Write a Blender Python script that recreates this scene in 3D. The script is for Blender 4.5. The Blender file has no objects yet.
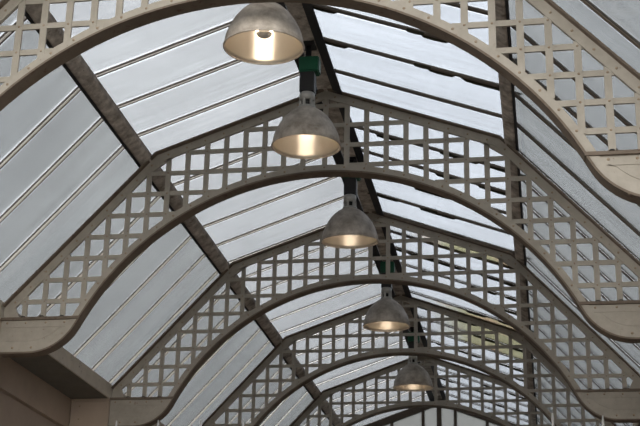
import bpy, bmesh, math, random
from mathutils import Vector, Matrix
random.seed(7)
sc = bpy.context.scene
C = sc.collection
H = 1.6                                   # eye height above the platform
SP = 2.537                                # spacing of the arches
PITCH, Y0 = 0.4766, 2.51                  # glazing bar pitch
NF = 13
YA, YB = Y0 - NF*PITCH, Y0 + 16*PITCH     # the run of roof that is built

# ------------------------------------------------------------------ materials
def mat(name):
    m = bpy.data.materials.new(name); m.use_nodes = True
    nt = m.node_tree
    for n in list(nt.nodes): nt.nodes.remove(n)
    out = nt.nodes.new('ShaderNodeOutputMaterial')
    return m, nt, out
def node(nt, t, **kw):
    n = nt.nodes.new(t)
    for k, v in kw.items():
        if k in n.inputs: n.inputs[k].default_value = v
        else: setattr(n, k, v)
    return n
def ramp(nt, src, stops):
    r = nt.nodes.new('ShaderNodeValToRGB')
    el = r.color_ramp.elements
    while len(el) < len(stops): el.new(0.5)
    for e, (p, c) in zip(el, stops):
        e.position = p; e.color = c if len(c) == 4 else (*c, 1)
    nt.links.new(src, r.inputs[0]); return r
def mixc(nt, fac, a, b, blend='MIX'):
    m = nt.nodes.new('ShaderNodeMix'); m.data_type = 'RGBA'; m.blend_type = blend
    for s, v in ((m.inputs[0], fac), (m.inputs[6], a), (m.inputs[7], b)):
        if hasattr(v, 'links'): nt.links.new(v, s)
        else: s.default_value = v if isinstance(v, (int, float)) else ((*v, 1) if len(v) == 3 else v)
    return m.outputs[2]
def worldpos(nt, scale=(1, 1, 1)):
    g = nt.nodes.new('ShaderNodeNewGeometry')
    mp = nt.nodes.new('ShaderNodeMapping'); mp.inputs['Scale'].default_value = scale
    nt.links.new(g.outputs['Position'], mp.inputs[0]); return mp.outputs[0]
def worn(name, base, dirt, rust=None, rough=0.6, amt=0.5, rust_at=0.66, scale=9, metallic=0.0, bump=0.15, spec=0.4):
    m, nt, out = mat(name)
    p = worldpos(nt)
    n1 = node(nt, 'ShaderNodeTexNoise', Scale=scale, Detail=6.0, Roughness=0.65); nt.links.new(p, n1.inputs['Vector'])
    f = ramp(nt, n1.outputs[0], [(0.35, (0, 0, 0)), (0.7, (amt, amt, amt))])
    col = mixc(nt, f.outputs[0], base, dirt)
    if rust:
        n2 = node(nt, 'ShaderNodeTexNoise', Scale=scale*3.1, Detail=5.0, Roughness=0.7); nt.links.new(p, n2.inputs['Vector'])
        f2 = ramp(nt, n2.outputs[0], [(rust_at-0.05, (0, 0, 0)), (rust_at+0.06, (0.85, 0.85, 0.85))])
        col = mixc(nt, f2.outputs[0], col, rust)
    b = node(nt, 'ShaderNodeBsdfPrincipled', Roughness=rough, Metallic=metallic)
    b.inputs['Specular IOR Level'].default_value = spec
    nt.links.new(col, b.inputs['Base Color'])
    bp = node(nt, 'ShaderNodeBump', Strength=bump, Distance=0.01)
    nt.links.new(n1.outputs[0], bp.inputs['Height']); nt.links.new(bp.outputs[0], b.inputs['Normal'])
    nt.links.new(b.outputs[0], out.inputs[0]); return m
def emis(name, col, st):
    m, nt, out = mat(name)
    e = node(nt, 'ShaderNodeEmission', Strength=st); e.inputs[0].default_value = (*col, 1)
    nt.links.new(e.outputs[0], out.inputs[0]); return m
def glass(name, clear, tint, body, streak=(0.9, 22, 0.9), spot=0.0, body_dirty=None, edges=True, algae=False):
    """dirty roof glass: part of the light goes straight through, part is scattered by grime"""
    m, nt, out = mat(name)
    p = worldpos(nt, streak)
    n1 = node(nt, 'ShaderNodeTexNoise', Scale=1.0, Detail=4.0, Roughness=0.6); nt.links.new(p, n1.inputs['Vector'])
    p2 = worldpos(nt)
    n2 = node(nt, 'ShaderNodeTexNoise', Scale=1.3, Detail=3.0); nt.links.new(p2, n2.inputs['Vector'])
    f = ramp(nt, n1.outputs[0], [(0.3, (clear-0.05,)*3), (0.7, (min(1, clear+0.05),)*3)])
    f2 = ramp(nt, n2.outputs[0], [(0.3, (0.94,)*3), (0.7, (1.03,)*3)])
    fac = mixc(nt, 1.0, f.outputs[0], f2.outputs[0], 'MULTIPLY')
    # the panes are clearer along the bars
    tcn = nt.nodes.new('ShaderNodeTexCoord'); sp = nt.nodes.new('ShaderNodeSeparateXYZ'); nt.links.new(tcn.outputs['Object'], sp.inputs[0])
    ed = ramp(nt, sp.outputs['Y'], [(0.03, (0.95,)*3), (0.06, (0, 0, 0)), (0.437, (0, 0, 0)), (0.455, (0.95,)*3)])
    if edges: fac = mixc(nt, 1.0, fac, ed.outputs[0], 'LIGHTEN')
    tr = node(nt, 'ShaderNodeBsdfTransparent'); tr.inputs[0].default_value = (*tint, 1)
    tl = node(nt, 'ShaderNodeBsdfTranslucent')
    df = node(nt, 'ShaderNodeBsdfDiffuse')
    bc = mixc(nt, n2.outputs[0], body, body_dirty or body)
    if spot:
        n3 = node(nt, 'ShaderNodeTexNoise', Scale=38.0, Detail=2.0); nt.links.new(p2, n3.inputs['Vector'])
        f3 = ramp(nt, n3.outputs[0], [(spot, (0, 0, 0)), (spot+0.04, (1, 1, 1))])
        bc = mixc(nt, f3.outputs[0], bc, (0.12, 0.14, 0.12))
        fac = mixc(nt, f3.outputs[0], fac, (0.15,)*3)
    if algae:                              # green algae washed down to the foot of the pane
        ax = nt.nodes.new('ShaderNodeMath'); ax.operation = 'ABSOLUTE'; nt.links.new(sp.outputs['X'], ax.inputs[0])
        n4 = node(nt, 'ShaderNodeTexNoise', Scale=5.0, Detail=4.0); nt.links.new(p2, n4.inputs['Vector'])
        ad = nt.nodes.new('ShaderNodeMath'); ad.operation = 'MULTIPLY_ADD'; ad.inputs[1].default_value = 0.5
        nt.links.new(n4.outputs[0], ad.inputs[0]); nt.links.new(ax.outputs[0], ad.inputs[2])
        af = ramp(nt, ad.outputs[0], [(0.55, (0, 0, 0)), (1.0, (1, 1, 1))])
        n5 = node(nt, 'ShaderNodeTexNoise', Scale=2.6, Detail=1.0); nt.links.new(p2, n5.inputs['Vector'])
        sc5 = ramp(nt, n5.outputs[0], [(0.5, (0.44, 0.43, 0.335)), (0.62, (0.47, 0.405, 0.33))])
        nt.links.new(mixc(nt, af.outputs[0], tint, sc5.outputs[0]), tr.inputs[0])
        bc = mixc(nt, af.outputs[0], bc, (0.19, 0.18, 0.11))
    nt.links.new(bc, tl.inputs[0]); nt.links.new(bc, df.inputs[0])
    if edges and not algae:
        ed2 = ramp(nt, sp.outputs['Y'], [(0.03, (0.75,)*3), (0.05, (0, 0, 0)), (0.425, (0, 0, 0)), (0.445, (0.75,)*3)])
        nt.links.new(mixc(nt, ed2.outputs[0], tint, (0.86, 0.87, 0.88)), tr.inputs[0])
    a = nt.nodes.new('ShaderNodeMixShader'); a.inputs[0].default_value = 0.22
    nt.links.new(tl.outputs[0], a.inputs[1]); nt.links.new(df.outputs[0], a.inputs[2])
    b = nt.nodes.new('ShaderNodeMixShader')
    nt.links.new(fac, b.inputs[0]); nt.links.new(a.outputs[0], b.inputs[1]); nt.links.new(tr.outputs[0], b.inputs[2])
    g = node(nt, 'ShaderNodeBsdfGlossy', Roughness=0.12)
    fr = node(nt, 'ShaderNodeFresnel', IOR=1.45)
    sc_ = nt.nodes.new('ShaderNodeMath'); sc_.operation = 'MULTIPLY'; sc_.inputs[1].default_value = 0.5
    nt.links.new(fr.outputs[0], sc_.inputs[0])
    c = nt.nodes.new('ShaderNodeMixShader')
    nt.links.new(sc_.outputs[0], c.inputs[0]); nt.links.new(b.outputs[0], c.inputs[1]); nt.links.new(g.outputs[0], c.inputs[2])
    nt.links.new(c.outputs[0], out.inputs[0]); return m

M = {}
M['paint'] = worn('cream_paint', (0.46, 0.425, 0.375), (0.27, 0.24, 0.2), (0.16, 0.075, 0.035), rough=0.55, amt=0.5, rust_at=0.68)
M['rust'] = worn('rusty_rivets', (0.38, 0.31, 0.235), (0.22, 0.15, 0.1), rough=0.7)
M['rib_soffit'] = worn('shade_brown_rib_flange', (0.19, 0.15, 0.118), (0.1, 0.08, 0.06), (0.1, 0.05, 0.03), rough=0.65, rust_at=0.62)  # underside shade put into a darker brown than the paint, plus rust
M['purlin'] = worn('weathered_timber', (0.78, 0.72, 0.66), (0.2, 0.17, 0.145), (0.06, 0.05, 0.04), rough=0.75, amt=1.0, scale=11, bump=0.6)
M['dark_trim'] = worn('dark_lead_and_strip', (0.035, 0.037, 0.042), (0.02, 0.02, 0.022), rough=0.6)
M['stem'] = worn('bright_metal_web', (0.92, 0.87, 0.81), (0.8, 0.73, 0.66), rough=0.36, metallic=0.75, bump=0.05)
M['bard'] = worn('bar_edge', (0.2, 0.165, 0.135), (0.12, 0.095, 0.08), rough=0.6)
M['barr'] = worn('brown_glazing_bar', (0.12, 0.095, 0.075), (0.06, 0.05, 0.04), (0.2, 0.12, 0.07), rough=0.6)
M['moss'] = worn('moss', (0.035, 0.032, 0.02), (0.02, 0.02, 0.012), rough=0.95, scale=40)
M['glass'] = glass('dirty_roof_glass', 0.92, (0.505, 0.51, 0.513), (0.22, 0.225, 0.225), spot=0.0)
M['glass_right'] = glass('clearer_roof_glass', 0.93, (0.58, 0.594, 0.61), (0.4, 0.41, 0.42), spot=0.79, body_dirty=(0.36, 0.38, 0.33))
M['glass_low'] = glass('grimy_side_glass', 0.84, (0.432, 0.438, 0.436), (0.22, 0.225, 0.225), spot=0.0, streak=(0.8, 8, 0.8))
M['glass_algae'] = glass('algae_stained_glass', 0.9, (0.55, 0.56, 0.57), (0.4, 0.41, 0.42), algae=True)
M['gable'] = glass('opal_panel', 0.32, (0.5, 0.5, 0.49), (0.52, 0.52, 0.5), edges=False)
M['fascia'] = worn('brown_painted_boards', (0.46, 0.37, 0.3), (0.33, 0.265, 0.215), rough=0.6, scale=4)
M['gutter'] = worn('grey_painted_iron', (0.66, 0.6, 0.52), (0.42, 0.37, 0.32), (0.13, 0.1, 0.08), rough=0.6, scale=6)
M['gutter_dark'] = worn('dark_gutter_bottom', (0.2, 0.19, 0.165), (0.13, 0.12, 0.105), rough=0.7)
M['shade'] = worn('spun_metal', (0.74, 0.68, 0.62), (0.3, 0.25, 0.205), rough=0.6, metallic=0.2, amt=0.9, scale=11, bump=0.05)
M['neck'] = worn('pale_metal', (0.55, 0.54, 0.52), (0.4, 0.39, 0.37), rough=0.45, metallic=0.4)
M['black'] = worn('black_housing', (0.022, 0.022, 0.025), (0.035, 0.034, 0.032), rough=0.5)
M['green'] = worn('green_paint', (0.012, 0.115, 0.06), (0.01, 0.07, 0.04), rough=0.45)
def reflector():
    m, nt, out = mat('satin_reflector')
    d = node(nt, 'ShaderNodeBsdfDiffuse'); d.inputs[0].default_value = (0.22, 0.195, 0.165, 1)
    g = node(nt, 'ShaderNodeBsdfAnisotropic', Roughness=0.3); g.inputs[0].default_value = (0.85, 0.82, 0.76, 1)
    g.inputs['Anisotropy'].default_value = 0.62; g.inputs['Rotation'].default_value = 0.0
    t = nt.nodes.new('ShaderNodeTangent'); t.direction_type = 'RADIAL'; t.axis = 'Z'; nt.links.new(t.outputs[0], g.inputs['Tangent'])
    x = nt.nodes.new('ShaderNodeMixShader'); x.inputs[0].default_value = 0.75
    nt.links.new(d.outputs[0], x.inputs[1]); nt.links.new(g.outputs[0], x.inputs[2]); nt.links.new(x.outputs[0], out.inputs[0]); return m
M['reflector'] = reflector()
M['bulb'] = emis('lamp_glow', (1.0, 0.8, 0.6), 15.0)
M['crown'] = worn('silvered_bulb_crown', (0.8, 0.78, 0.75), (0.7, 0.68, 0.65), rough=0.5, metallic=0.0, bump=0)
M['pole'] = worn('white_rod', (0.86, 0.86, 0.88), (0.8, 0.8, 0.82), rough=0.3)
M['wall'] = worn('brown_wall_render', (0.42, 0.34, 0.285), (0.3, 0.245, 0.205), rough=0.8, scale=3)
M['floor'] = worn('platform_paving', (0.36, 0.34, 0.31), (0.27, 0.255, 0.235), rough=0.85, scale=2)
M['ground'] = worn('gravel_ground', (0.2, 0.2, 0.17), (0.12, 0.13, 0.09), rough=0.95, scale=0.4)
# ------------------------------------------------------------------ helpers
def link(name, me, parent=None, loc=(0, 0, 0)):
    o = bpy.data.objects.new(name, me); C.objects.link(o); o.location = loc
    if parent: o.parent = parent
    return o
def tag(o, label, cat, group=None, kind=None):
    o['label'] = label; o['category'] = cat
    if group: o['group'] = group
    if kind: o['kind'] = kind
    return o
def thing(name, label, cat, loc=(0, 0, 0), group=None, kind=None):
    return tag(link(name, None, None, loc), label, cat, group, kind)
class MB:
    def __init__(s): s.bm = bmesh.new(); s.mats = []
    def mi(s, m):
        if m not in s.mats: s.mats.append(m)
        return s.mats.index(m)
    def face(s, vs, m, smooth=False):
        try: f = s.bm.faces.new(vs)
        except ValueError: return
        f.material_index = s.mi(m); f.smooth = smooth
    def box(s, lo, hi, m, mtx=None):
        P = [Vector((x, y, z)) for z in (lo[2], hi[2]) for y in (lo[1], hi[1]) for x in (lo[0], hi[0])]
        if mtx: P = [mtx @ p for p in P]
        v = [s.bm.verts.new(p) for p in P]
        for q in ((0, 2, 3, 1), (4, 5, 7, 6), (0, 1, 5, 4), (2, 6, 7, 3), (1, 3, 7, 5), (0, 4, 6, 2)):
            s.face([v[i] for i in q], m)
    def ribbon(s, a, b, y0, y1, m, smooth=False):
        """solid strip between two XZ polylines a and b, from y0 to y1"""
        rows = [[s.bm.verts.new((p[0], y, p[1])) for p in l] for l in (a, b) for y in (y0, y1)]
        a0, a1, b0, b1 = rows
        for i in range(len(a)-1):
            for r, t in ((a0, b0), (b0, b1), (b1, a1), (a1, a0)):
                s.face([r[i], r[i+1], t[i+1], t[i]], m, smooth)
        for i in (0, -1): s.face([a0[i], b0[i], b1[i], a1[i]], m)
    def poly(s, pts, y0, y1, m):
        f = [s.bm.verts.new((p[0], y0, p[1])) for p in pts]; k = [s.bm.verts.new((p[0], y1, p[1])) for p in pts]
        s.face(f, m); s.face(k[::-1], m)
        for i in range(len(pts)):
            j = (i+1) % len(pts); s.face([f[i], k[i], k[j], f[j]], m)
    def dome(s, c, r, m, ax='y', n=8):
        rings = []
        for t, h in ((1, 0), (0.72, 0.42)):
            ring = []
            for i in range(n):
                a = 2*math.pi*i/n
                if ax == 'y': p = (c[0]+r*t*math.cos(a), c[1]-r*h, c[2]+r*t*math.sin(a))
                else: p = (c[0]+r*t*math.cos(a), c[1]+r*t*math.sin(a), c[2]+r*h)
                ring.append(s.bm.verts.new(p))
            rings.append(ring)
        tip = s.bm.verts.new((c[0], c[1]-r*0.6, c[2]) if ax == 'y' else (c[0], c[1], c[2]+r*0.6))
        for i in range(n):
            j = (i+1) % n
            s.face([rings[0][i], rings[0][j], rings[1][j], rings[1][i]], m, True)
            s.face([rings[1][i], rings[1][j], tip], m, True)
    def lathe(s, prof, m, n=40, smooth=True, close=False):
        rings = [[s.bm.verts.new((r*math.cos(2*math.pi*i/n), r*math.sin(2*math.pi*i/n), z)) for i in range(n)] for r, z in prof]
        pairs = list(zip(rings, rings[1:])) + ([(rings[-1], rings[0])] if close else [])
        for a, b in pairs:
            for i in range(n):
                j = (i+1) % n; s.face([a[i], a[j], b[j], b[i]], m, smooth)
        if not close:
            s.face(rings[0][::-1], m); s.face(rings[-1], m)
    def tube(s, pts, rads, m, n=8):
        rings = []
        for k, p in enumerate(pts):
            p = Vector(p); d = (Vector(pts[min(k+1, len(pts)-1)])-Vector(pts[max(k-1, 0)])).normalized()
            u = d.orthogonal().normalized(); w = d.cross(u)
            rings.append([s.bm.verts.new(p+(u*math.cos(2*math.pi*i/n)+w*math.sin(2*math.pi*i/n))*rads[k]) for i in range(n)])
        for a, b in zip(rings, rings[1:]):
            for i in range(n):
                j = (i+1) % n; s.face([a[i], a[j], b[j], b[i]], m, True)
        s.face(rings[0][::-1], m); s.face(rings[-1], m)
    def mesh(s, name, bevel=0):
        bmesh.ops.recalc_face_normals(s.bm, faces=s.bm.faces)
        if bevel:
            bmesh.ops.bevel(s.bm, geom=list(s.bm.edges), offset=bevel, segments=2, affect='EDGES', clamp_overlap=True)
        me = bpy.data.meshes.new(name); s.bm.to_mesh(me); s.bm.free()
        for m in s.mats: me.materials.append(m)
        return me
    def build(s, name, parent=None, loc=(0, 0, 0), bevel=0): return link(name, s.mesh(name, bevel), parent, loc)

# ------------------------------------------------------------------ profile of one arch (X, Z above eye height)
ZA, XK, ZK, XE, ZE = 4.34, 1.256, 3.885, 2.318, 2.738
def chord_z(x):
    x = abs(x)
    return ZA-(ZA-ZK)*x/XK if x <= XK else ZK-(ZK-ZE)*(x-XK)/(XE-XK)
def off_chord(d):
    """chord outline (right half, apex to eaves) moved outwards by d"""
    n1 = Vector((ZA-ZK, XK)).normalized(); n2 = Vector((ZK-ZE, XE-XK)).normalized()
    ap = (0.0, ZA+d/n1.y)
    # knee: intersect the two moved lines
    k = Vector((XK, ZK)); b = (n1+n2); b = b*(d/b.dot(n1)); kn = k+b
    e = Vector((XE, ZE))+n2*d
    return [ap, (kn.x, kn.y), (e.x, e.y)], n1, n2
R0, CZ = 2.0, 1.70
TH = math.radians(63)
TX, TZ = R0*math.sin(TH), CZ+R0*math.cos(TH)
ZB = 2.405
RF = (TZ-ZB)/(1-math.cos(TH))
FX, FZ = TX+RF*math.sin(TH), TZ+RF*math.cos(TH)
XP = 2.335
def rib_path(d):
    """right half of the intrados, apex to the end of the bracket, moved up/outwards by d"""
    P = [((R0+d)*math.sin(t), CZ+(R0+d)*math.cos(t)) for t in (TH*i/26 for i in range(27))]
    for i in range(1, 13):
        a = TH*(1-i/12); P.append((FX-(RF-d)*math.sin(a), FZ-(RF-d)*math.cos(a)))
    P.append((XP, ZB+d)); return P
def mirror(P): return [(-x, z) for x, z in P[:0:-1]]+P
def rib_z(x, d):
    x = abs(x); r = R0+d
    return CZ+math.sqrt(max(r*r-x*x, 0))
RW = 0.046
def rib_x(z, d):
    """half width of the opening at height z"""
    if z >= CZ+R0+d: return None
    return math.sqrt(max((R0+d)**2-(z-CZ)**2, 0))
CW = 0.058
ci, _, _ = off_chord(-CW)
def chord_in_z(x):
    x = abs(x); (x0, z0), (x1, z1), (x2, z2) = ci
    return z0+(z1-z0)*x/x1 if x <= x1 else z1+(z2-z1)*(x-x1)/(x2-x1)
def chord_in_x(z):
    (x0, z0), (x1, z1), (x2, z2) = ci
    if z >= z0: return None
    return x1*(z0-z)/(z0-z1) if z >= z1 else x1+(x2-x1)*(z1-z)/(z1-z2)
ZL = 2.652                                 # top of the solid bracket
BW, BH = 0.019, 0.0165                                # half width of the lattice bars
BARX = [0.0]+[0.16+0.1435*k for k in range(16)]
BARZ = [2.78+0.16*k for k in range(10)]

def arch_meshes():
    out = []
    paint, rust, sof = M['paint'], M['rust'], M['rib_soffit']
    # top chord
    mb = MB()
    o0, n1, n2 = off_chord(0); i0, _, _ = off_chord(-CW); o1, _, _ = off_chord(0.012)
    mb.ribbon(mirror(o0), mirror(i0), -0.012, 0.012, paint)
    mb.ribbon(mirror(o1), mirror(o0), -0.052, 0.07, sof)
    m0, _, _ = off_chord(-CW*0.5)
    L = 0
    for (a, b) in zip(m0, m0[1:]):
        a = Vector(a); b = Vector(b); n = int((b-a).length/0.143)
        for k in range(n):
            p = a+(b-a)*((k+0.5)/n)
            for s in (-1, 1): mb.dome((s*p.x, -0.012, p.y), 0.0085, rust)
    for s in (-1, 1):                      # knee and foot gussets
        kx, kz = i0[1]
        mb.poly([(s*(kx-0.13), kz+0.055), (s*(kx+0.01), kz+0.01), (s*(kx+0.1), kz-0.1), (s*(kx+0.02), kz-0.05)], -0.008, 0.008, paint)
        mb.poly([(s*2.20, ZL), (s*2.322, ZL), (s*2.322, 2.76), (s*2.27, 2.80)], -0.01, 0.01, paint)
    out.append(('top_chord', mb.mesh('top_chord'), None))
    # arch rib: face angle and soffit flange
    mb = MB()
    mb.ribbon(mirror(rib_path(0.0)), mirror(rib_path(RW)), -0.014, 0.012, paint)
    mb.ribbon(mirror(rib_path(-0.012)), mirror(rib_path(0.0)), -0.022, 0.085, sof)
    for k in range(-17, 18):
        t = k*0.072
        if abs(t) > TH: continue
        r = R0+RW*0.55
        mb.dome((r*math.sin(t), -0.014, CZ+r*math.cos(t)), 0.0085, rust)
    out.append(('arch_rib', mb.mesh('arch_rib'), None))
    # upright bars
    for x in BARX:
        for s in ((1,) if x == 0 else (-1, 1)):
            lo = max(rib_z(x, RW)-0.012, ZL) if x < TX+0.03 else ZL
            hi = chord_in_z(x)+0.012
            if x-BW > 1.20: hi = chord_in_z(x+BW*0.2)+0.012
            if hi-lo < 0.06: continue
            mb = MB(); mb.box((s*x-BW, -0.008, lo), (s*x+BW, 0.006, hi), paint)
            for z in BARZ:
                if lo+0.02 < z < hi-0.02: mb.dome((s*x, -0.008, z), 0.0075, rust)
            out.append(('upright_bar', mb.mesh('upright_bar'), None))
    # level bars
    for z in BARZ:
        xo = chord_in_x(z+BW*0.3)
        if not xo: continue
        xo += 0.015
        xi = rib_x(z, RW)
        spans = [(-xo, xo)] if xi is None or xi < 0.02 else [(-xo, -xi+0.012), (xi-0.012, xo)]
        for a, b in spans:
            mb = MB(); mb.box((a, -0.003, z-BH), (b, 0.010, z+BH), paint)
            out.append(('level_bar', mb.mesh('level_bar'), None))
    # brackets, their ledges and the end panels
    for s in (-1, 1):
        edge = [p for p in rib_path(RW*0.6) if p[1] <= ZL]
        mb = MB()
        ex = rib_x(ZL, RW*0.6) or TX
        mb.poly([(s*ex, ZL)]+[(s*x, z) for x, z in edge]+[(s*XP, ZL)], -0.006, 0.010, paint)
        # raised bead that runs round the panel
        q = [(ex+0.06, ZL-0.055)]+[p for p in rib_path(RW+0.035) if p[1] <= ZL-0.055]
        qi = [(ex+0.07, ZL-0.063)]+[p for p in rib_path(RW+0.043) if p[1] <= ZL-0.055]
        n = min(len(q), len(qi)); mb.ribbon([(s*x, z) for x, z in q[:n]], [(s*x, z) for x, z in qi[:n]], -0.011, -0.005, paint)
        mb.ribbon([(s*(ex+0.06), ZL-0.055), (s*(XP-0.03), ZL-0.055)], [(s*(ex+0.06), ZL-0.064), (s*(XP-0.03), ZL-0.064)], -0.011, -0.005, paint)
        for x in (1.95, 2.09, 2.23): mb.dome((s*x, -0.014, ZB+0.032), 0.010, rust)
        for x in (1.86, 2.0, 2.15, 2.29): mb.dome((s*x, -0.006, ZL-0.03), 0.009, rust)
        out.append(('bracket_panel', mb.mesh('bracket_panel'), None))
        mb = MB()
        x0, x1 = sorted((s*(ex-0.045), s*XP))
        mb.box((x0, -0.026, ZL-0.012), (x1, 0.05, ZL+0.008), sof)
        for x in (1.88, 2.03, 2.17): mb.dome((s*x, -0.018, ZL+0.008), 0.018, M['dark_trim'], ax='z')
        out.append(('bracket_ledge', mb.mesh('bracket_ledge'), 'bracket_panel'))
    return out
def end_panel_mesh(s):
        paint, rust = M['paint'], M['rust']
        mb = MB()
        x0, x1 = sorted((s*(XP+0.007), s*2.70))
        mb.box((x0, -0.006, ZB), (x1, 0.05, ZL), M['fascia'])
        mb.box((x0, -0.02, ZL-0.02), (x1, 0.05, ZL+0.003), M['fascia'])
        mb.box((x0, -0.02, ZB), (x1, 0.05, ZB+0.03), M['fascia'])
        mb.box((s*2.365-0.012, -0.016, ZB+0.03), (s*2.365+0.012, -0.004, ZL-0.02), M['fascia'])
        for z in (ZB+0.07, ZL-0.06): mb.dome((s*2.62, -0.006, z), 0.009, rust)
        return mb.mesh('end_panel')
AM = arch_meshes()
ARCH = [
 (1, 'nearest and palest cream iron lattice arch, cut off by the top edge'),
 (2, 'cream iron lattice arch seen whole, second from the front, spanning the full width'),
 (3, 'third iron lattice arch from the front, with both solid brackets in the bottom corners'),
 (4, 'fourth iron lattice arch from the front, greyer, above the fifth'),
 (5, 'farthest and smallest dim iron lattice arch, just before the glazed gable'),
]
for n, lab in ARCH:
    root = thing('lattice_arch', lab, 'arch', (0, (n-2)*SP, H), 'riveted lattice arches carrying the roof')
    last = {}
    for name, me, par in AM:
        o = link(name, me, last[par] if par else root); last[name] = o

# ------------------------------------------------------------------ roof glazing
GO = 0.028                                  # upper panes lie close on the arches, the steep ones stand off more
gA = off_chord(GO)[0][0]; gE = off_chord(0.065)[0][2]; gE = (gE[0]+0.077, gE[1]-0.083)
N1, N2 = off_chord(0)[1:]
def meet(d1, d2):
    # corner of the upper line moved by d1 and the steep line moved by d2
    c1 = N1.dot(Vector((XK, ZK)))+d1; c2 = N2.dot(Vector((XK, ZK)))+d2
    det = N1.x*N2.y-N1.y*N2.x
    return ((c1*N2.y-c2*N1.y)/det, (N1.x*c2-N2.x*c1)/det)
gK = meet(GO, 0.065)
def pane_meshes(a, b, glassm, barm, stemm, lumps):
    """a, b: top and bottom of the slope in XZ; local Y runs along the roof"""
    a = Vector((a[0], 0, a[1])); b = Vector((b[0], 0, b[1])); d = (b-a).normalized(); L = (b-a).length
    up = Vector((0, 1, 0)).cross(d)
    if up.z < 0: up = -up
    mx = Matrix((d, Vector((0, 1, 0)), up)).transposed().to_4x4(); mx.translation = a
    p = MB(); p.box((0, 0.014, -0.003), (L, PITCH-0.014, 0.003), glassm, mx)
    bars = []
    for v in range(6):
        q = MB(); w_ = 0.012
        if barm is M['bard']:              # bright metal web standing off a dark flange
            th = 0.6 if glassm is M['glass'] else 1.0
            q.box((0, -0.003, -0.010), (L, 0.022*th, -0.003), barm, mx)
            q.box((0, -0.003-0.005*th, -0.003-0.016*th), (L, -0.003, -0.003), stemm, mx)
        else:
            q.box((0, -w_, -0.010), (L, w_, -0.003), barm, mx)
            q.box((0.0, -0.004, -0.014), (L, 0.004, -0.010), stemm, mx)
        q.box((0, -0.008, 0.003), (L, 0.008, 0.012), barm, mx)
        if lumps and v:
            rr = random.Random(v)
            for k in range(rr.randint(4, 8)):
                u = rr.random()*L; w = rr.uniform(0.012, 0.024)
                mm = mx @ Matrix.Translation((u, rr.uniform(-0.012, 0.02), -0.012))
                ln = rr.uniform(0.06, 0.24)
                vs = []
                for t in range(9):
                    ang = math.pi*2*t/9; vs.append((ln*math.cos(ang)*rr.uniform(.6, 1), w*0.6*math.sin(ang)*rr.uniform(.6, 1)))
                lo = [q.bm.verts.new(mm @ Vector((x*.7, y*.7, -0.013))) for x, y in vs]
                hi = [q.bm.verts.new(mm @ Vector((x, y, 0.008))) for x, y in vs]
                q.face(lo[::-1], M['moss']); q.face(hi, M['moss'])
                for t in range(9): q.face([lo[t], lo[(t+1) % 9], hi[(t+1) % 9], hi[t]], M['moss'])
        bars.append(q.mesh('glazing_bar'))
    return p.mesh('glass_pane'), bars
def glazing(name, label, a, b, g, bm_, st, lumps):
    root = thing(name, label, 'roof window', (0, 0, H), None, 'structure')
    pm, bars = pane_meshes(a, b, g, bm_, st, lumps)
    for k in range(NF+17):
        y = YA+k*PITCH
        link('glazing_bar', bars[(k*5+k//6) % 6], root, (0, y, 0))
        if k < NF+16:
            pn = link('glass_pane', pm, root, (0, y, 0))
            if name == 'window_3' and (2.4 < y < 2.6 or 4.6 < y < 5.95):
                pn.material_slots[0].link = 'OBJECT'; pn.material_slots[0].material = M['glass_algae']
                pn['label'] = 'roof pane stained green with algae at its foot'
    return root
rx = 0.05
def at_x(p, q, x): t = (x-p[0])/(q[0]-p[0]); return (x, p[1]+(q[1]-p[1])*t)
def neg(p): return (-p[0], p[1])
uA = at_x(gA, gK, rx)
eE = (gE[0]-0.012, gE[1]+0.012)
glazing('window_1', 'upper left glazed roof slope between ridge and left purlin, pale bars', neg(uA), neg(gK), M['glass'], M['bard'], M['stem'], False)
glazing('window_2', 'steep lower left glazed roof slope from left purlin down to the eaves', neg(gK), neg(eE), M['glass_low'], M['bard'], M['stem'], False)
glazing('window_3', 'upper right glazed roof slope with dark mossy bars beside the ridge', uA, gK, M['glass_right'], M['barr'], M['barr'], True)
glazing('window_4', 'steep lower right glazed roof slope with brown bars, beyond the right purlin', gK, eE, M['glass_low'], M['barr'], M['barr'], False)

# ridge, purlins, eaves
ridge = thing('ridge_beam', 'brown ridge beam with dark flashing running along the roof peak', 'beam', (0, 0, H))
mb = MB(); mb.box((-0.056, YA, 4.335), (0.056, YB, 4.40), M['purlin']); mb.build('beam', ridge)
for s in (-1, 1):
    mb = MB()
    o, _, _ = off_chord(GO-0.016); i, _, _ = off_chord(GO-0.028)
    pts = [at_x(o[0], o[1], 0.056), at_x(o[0], o[1], 0.125), at_x(i[0], i[1], 0.125), at_x(i[0], i[1], 0.056)]
    mb.poly([(s*x, z) for x, z in pts], YA, YB, M['dark_trim']); mb.build('flashing', ridge)
for s, nm, lab in ((-1, 'roof_purlin', 'weathered left purlin where the upper and steep left glazing meet'), (1, 'roof_purlin', 'weathered right purlin beside the steep right glazing, nearly upright in view')):
    mb = MB()
    ang = math.radians(34)
    d = Vector((math.cos(ang), -math.sin(ang))); nn = Vector((math.sin(ang), math.cos(ang)))
    c = Vector((1.322, 3.815))+nn*0.004
    w, t, r = 0.05, 0.062, 0.022
    prof = [(-w-0.012, 0.034), (-w, r), (-w+r*.3, r*.3), (-w+r, 0), (w-r, 0), (w-r*.3, r*.3), (w, r), (w, t-0.03), (0, t-0.012), (-0.03, t-0.004)]
    mb.poly([(s*(c+d*x+nn*z).x, (c+d*x+nn*z).y) for x, z in prof], YA, YB, M['purlin'])
    prof = [(w, 0.008), (w+0.02, 0.014), (w+0.02, t-0.05), (w, t-0.036)]          # dark strip down the outer edge
    mb.poly([(s*(c+d*x+nn*z).x, (c+d*x+nn*z).y) for x, z in prof], YA, YB, M['dark_trim'])
    o = mb.build(nm, None, (0, 0, H)); tag(o, lab, 'beam')
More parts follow.
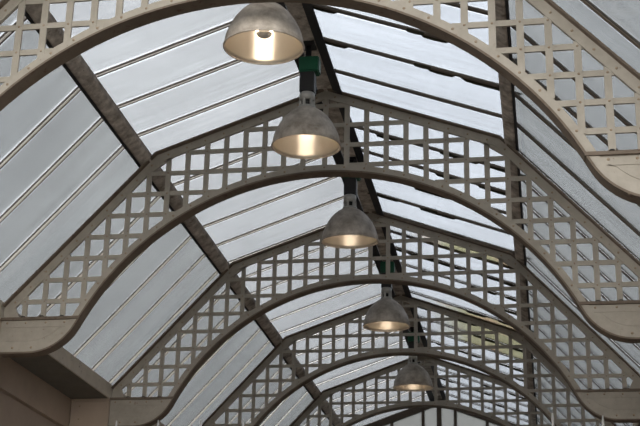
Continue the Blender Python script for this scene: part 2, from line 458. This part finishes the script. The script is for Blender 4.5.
for s, side in ((-1, 'left'), (1, 'right')):
    g = thing('eaves_gutter', 'grey iron eaves gutter along the foot of the %s glazing, dark underneath' % side, 'gutter', (0, 0, H))
    mb = MB()
    mb.box((min(s*2.343, s*2.358), YA, 2.657), (max(s*2.343, s*2.358), YB, 2.788), M['gutter'])
    mb.build('side_plate', g)
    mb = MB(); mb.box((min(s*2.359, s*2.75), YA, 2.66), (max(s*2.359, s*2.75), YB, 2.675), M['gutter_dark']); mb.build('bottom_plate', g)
    mb = MB()
    mb.box((min(s*2.71, s*2.80), YA, 2.405), (max(s*2.71, s*2.80), YB, 2.659), M['fascia'])
    mb.box((min(s*2.70, s*2.80), YA, 2.385), (max(s*2.70, s*2.80), YB, 2.405), M['fascia'])
    fb = thing('fascia_beam', 'long brown boxed fascia beam on top of the %s wall, under the gutter' % side, 'beam', (0, 0, H))
    mb.build('beam_box', fb)
    ep = end_panel_mesh(s)
    for n in range(1, 6): link('end_panel', ep, fb, (0, (n-2)*SP, 0))
    mb = MB(); mb.box((min(s*2.74, s*2.98), YA, 0), (max(s*2.74, s*2.98), YB, H+2.384), M['wall'])
    o = mb.build('wall_%s' % side); tag(o, 'dark brown %s wall under the fascia beam' % side, 'wall', None, 'structure')
mb = MB(); mb.box((-3.2, YA-6, -0.15), (3.2, YB+0.3, 0), M['floor']); o = mb.build('floor'); tag(o, 'grey platform paving under the canopy', 'floor', None, 'structure')

# glazed gable at the far end
YG = YB-0.03
gb = thing('window_5', 'glazed gable closing the far end of the canopy, pale panels between dark uprights', 'window', (0, YG, H), None, 'structure')
mull = [-2.28, -1.6, -1.14, -0.68, -0.23, 0.0, 0.23, 0.68, 1.14, 1.6, 2.28]
o5, _, _ = off_chord(0.016)
def gz(x):
    x = abs(x); (x0, z0), (x1, z1), (x2, z2) = o5
    return z0+(z1-z0)*x/x1 if x <= x1 else z1+(z2-z1)*(x-x1)/(x2-x1)
for a, b in zip(mull, mull[1:]):
    xs = sorted(set([a, b]+[t for t in (-o5[1][0], o5[1][0]) if a < t < b]))
    mb = MB(); mb.poly([(a, 2.42), (b, 2.42)]+[(x, gz(x)-0.05) for x in xs[::-1]], -0.004, 0.004, M['gable']); mb.build('glass_pane', gb)
for x in mull:
    w = 0.032 if x == 0 else 0.021
    mb = MB(); mb.box((x-w, -0.03, 2.42), (x+w, 0.02, gz(x)-0.02), M['barr']); mb.build('mullion', gb)
mb = MB(); e5, _, _ = off_chord(-0.075)
mb.ribbon(mirror(o5), mirror(e5), -0.035, 0.025, M['barr']); mb.box((-2.4, -0.035, 2.36), (2.4, 0.025, 2.44), M['barr']); mb.build('gable_frame', gb)
mb = MB(); mb.box((-2.735, YG-0.08, 0), (2.735, YG+0.1, H+2.355), M['wall']); o = mb.build('wall_back'); tag(o, 'brown back wall under the glazed gable', 'wall', None, 'structure')

# ------------------------------------------------------------------ pendant lamps
def lamp_meshes():
    out = []
    Z0 = 3.585
    prof = [(0.228, 0.0), (0.226, 0.03), (0.216, 0.075), (0.2, 0.115), (0.178, 0.158), (0.148, 0.2), (0.112, 0.236), (0.078, 0.26), (0.052, 0.272)]
    mb = MB()
    ins = [(r-0.004, z+(0.0 if i == 0 else -0.003)) for i, (r, z) in enumerate(prof)]
    mb.lathe([(r, z) for r, z in prof]+ins[::-1], M['shade'], 56, True, True)
    me = mb.mesh('shade'); out.append(('shade', me, None))
    mb = MB(); mb.lathe([(r-0.006, z+(0.002 if i == 0 else -0.004)) for i, (r, z) in enumerate(prof)]+[(r-0.0075, z+(0.002 if i == 0 else -0.006)) for i, (r, z) in enumerate(prof)][::-1], M['reflector'], 56, True, True)
    out.append(('reflector', mb.mesh('reflector'), 'shade'))
    mb = MB()
    ring = [(0.2285+0.006*math.cos(a), 0.006*math.sin(a)) for a in (2*math.pi*i/8 for i in range(8))]
    mb.lathe(ring, M['shade'], 56, True, True); out.append(('rim', mb.mesh('rim'), 'shade'))
    mb = MB()                                # ventilated neck: plate, six posts, cap
    mb.lathe([(0.056, 0.268), (0.058, 0.285), (0.05, 0.288)], M['neck'], 24)
    for k in range(6):
        a = math.pi/3*k+0.3
        mb.box((-0.009, -0.006, 0), (0.009, 0.006, 0.05), M['neck'], Matrix.Translation((0.047*math.cos(a), 0.047*math.sin(a), 0.283)) @ Matrix.Rotation(a+math.pi/2, 4, 'Z'))
    mb.lathe([(0.034, 0.285), (0.034, 0.335)], M['black'], 20)
    mb.lathe([(0.052, 0.325), (0.052, 0.378), (0.044, 0.386)], M['neck'], 24)
    out.append(('neck', mb.mesh('neck'), None))
    mb = MB(); mb.box((-0.05, -0.05, 0.384), (0.05, 0.05, 0.535), M['black']); out.append(('ballast_box', mb.mesh('ballast_box', 0.006), None))
    mb = MB(); mb.lathe([(0.02, 0.53), (0.02, 0.75)], M['black'], 14); mb.box((-0.045, -0.06, 0.735), (0.045, 0.06, 0.751), M['black']); out.append(('hanger', mb.mesh('hanger'), None))
    mb = MB(); mb.box((-0.062, -0.03, 0.548), (0.076, 0.07, 0.662), M['green']); out.append(('junction_box', mb.mesh('junction_box', 0.008), None))
    mb = MB(); mb.lathe([(0.02, 0.265), (0.024, 0.24), (0.04, 0.2), (0.05, 0.17), (0.05, 0.14), (0.044, 0.115)], M['bulb'], 24); out.append(('bulb', mb.mesh('bulb'), None))
    mb = MB(); mb.lathe([(0.046, 0.117), (0.04, 0.104), (0.026, 0.094), (0.006, 0.09)], M['crown'], 24); out.append(('silvered_crown', mb.mesh('silvered_crown'), 'bulb'))
    return out, Z0
LM, LZ = lamp_meshes()
LAMPS = [(-2.13, 'largest and nearest grey bell lamp, lit, at the top with its bright inside showing'),
         (-0.74, 'second bell lamp, lit, hung under the green box before the whole arch'),
         (1.28, 'third bell lamp of the row, lit, hung just below the rib of the whole arch'),
         (3.77, 'fourth bell lamp of the row, dim, between third and fourth arches'),
         (6.36, 'smallest and farthest bell lamp, dim, just above the glazed gable')]
HANG = {-2.13: (2.5, 0.0), -0.74: (2.5, -0.012), 1.28: (5.5, 0.034), 3.77: (3.0, 0.035), 6.36: (3.0, 0.04)}   # tilt of the bell, drop
for y, lab in LAMPS:
    tilt, up_ = HANG[y]
    root = thing('pendant_lamp', lab, 'lamp', (0, y, H+LZ+up_), 'bell lamps hung along the ridge')
    last = {}
    for name, me, par in LM:
        o = link(name, me, last[par] if par else root); last[name] = o
        if name in ('shade', 'neck', 'bulb'): o.rotation_euler.x = math.radians(tilt)
        if name == 'hanger': o.location.z = -up_
        if name == 'bulb' and y == LAMPS[0][0]: o.location.z = -0.03   # the bulb of the nearest lamp hangs lower
# ------------------------------------------------------------------ white rods whose tips show at the lower edge
for x, z in ((-2.22, 2.425), (-1.84, 2.425), (-1.455, 2.425), (-1.08, 2.42), (1.56, 2.44), (1.97, 2.41)):
    mb = MB(); mb.lathe([(0.012, 0), (0.012, H+z-0.06), (0.006, H+z)], M['pole'], 10)
    mb.lathe([(0.06, 0), (0.06, 0.012), (0.02, 0.02)], M['pole'], 16)
    o = mb.build('upright_rod', None, (x, 2.40, 0)); tag(o, 'thin white upright rod, its tip just showing along the lower edge', 'rod', 'white rods standing in a row')

# ------------------------------------------------------------------ beyond the glass
mb = MB(); mb.box((-120, -60, -0.4), (120, 160, -0.16), M['ground']); o = mb.build('ground'); tag(o, 'open gravel ground around the canopy', 'ground', None, 'structure')
# ------------------------------------------------------------------ sky shaped to light the arches: bright ahead and behind, dark sides and zenith
w = bpy.data.worlds.new('World'); sc.world = w; w.use_nodes = True
nt = w.node_tree
for n in list(nt.nodes): nt.nodes.remove(n)
out = nt.nodes.new('ShaderNodeOutputWorld'); bg = nt.nodes.new('ShaderNodeBackground')
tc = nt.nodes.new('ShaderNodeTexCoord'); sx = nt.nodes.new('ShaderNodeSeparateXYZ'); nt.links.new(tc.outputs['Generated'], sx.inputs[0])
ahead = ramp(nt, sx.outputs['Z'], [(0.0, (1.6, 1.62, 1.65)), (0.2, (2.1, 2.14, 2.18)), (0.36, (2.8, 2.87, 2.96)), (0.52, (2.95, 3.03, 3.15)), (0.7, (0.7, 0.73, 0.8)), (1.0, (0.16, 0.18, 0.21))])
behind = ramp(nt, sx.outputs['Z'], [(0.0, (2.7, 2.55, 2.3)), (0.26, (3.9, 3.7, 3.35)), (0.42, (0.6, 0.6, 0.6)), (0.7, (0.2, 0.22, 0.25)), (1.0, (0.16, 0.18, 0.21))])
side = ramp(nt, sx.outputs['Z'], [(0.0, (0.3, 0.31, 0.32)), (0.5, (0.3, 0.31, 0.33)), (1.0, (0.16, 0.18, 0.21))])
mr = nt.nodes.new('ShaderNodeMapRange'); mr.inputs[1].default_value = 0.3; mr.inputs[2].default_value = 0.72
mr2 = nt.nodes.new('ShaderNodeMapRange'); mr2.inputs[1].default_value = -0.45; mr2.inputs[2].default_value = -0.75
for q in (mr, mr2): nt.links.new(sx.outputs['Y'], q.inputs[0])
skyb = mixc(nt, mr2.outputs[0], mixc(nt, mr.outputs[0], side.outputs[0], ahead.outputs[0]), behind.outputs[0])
nz = node(nt, 'ShaderNodeTexNoise', Scale=2.2, Detail=5.0); nt.links.new(tc.outputs['Generated'], nz.inputs['Vector'])
cl = ramp(nt, nz.outputs[0], [(0.3, (0.85, 0.87, 0.9)), (0.7, (1.12, 1.12, 1.12))])
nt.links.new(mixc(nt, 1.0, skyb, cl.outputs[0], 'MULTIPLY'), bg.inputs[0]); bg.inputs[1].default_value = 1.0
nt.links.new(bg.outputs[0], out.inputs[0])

# ------------------------------------------------------------------ camera
fl, p, yaw, roll, cx, D = 1333.59, 0.3635, -0.1735, 0.0228, 1.5078, 8.7515
f = Vector((math.sin(yaw)*math.cos(p), math.cos(yaw)*math.cos(p), math.sin(p)))
r_ = Vector((math.cos(yaw), -math.sin(yaw), 0)); u = r_.cross(f)
r2 = r_*math.cos(roll)+u*math.sin(roll); u2 = -r_*math.sin(roll)+u*math.cos(roll)
cam = bpy.data.objects.new('camera', bpy.data.cameras.new('camera')); C.objects.link(cam)
mx = Matrix((r2, u2, -f)).transposed().to_4x4(); mx.translation = (cx, -D, H); cam.matrix_world = mx
cam.data.sensor_width = 36; cam.data.lens = fl*36/640; cam.data.clip_end = 500
sc.camera = cam
sc.view_settings.view_transform = 'Standard'; sc.view_settings.look = 'None'; sc.view_settings.gamma = 1; sc.view_settings.exposure = 0.6
sc.view_settings.use_curve_mapping = False
sc.cycles.max_bounces = 10; sc.cycles.transparent_max_bounces = 24
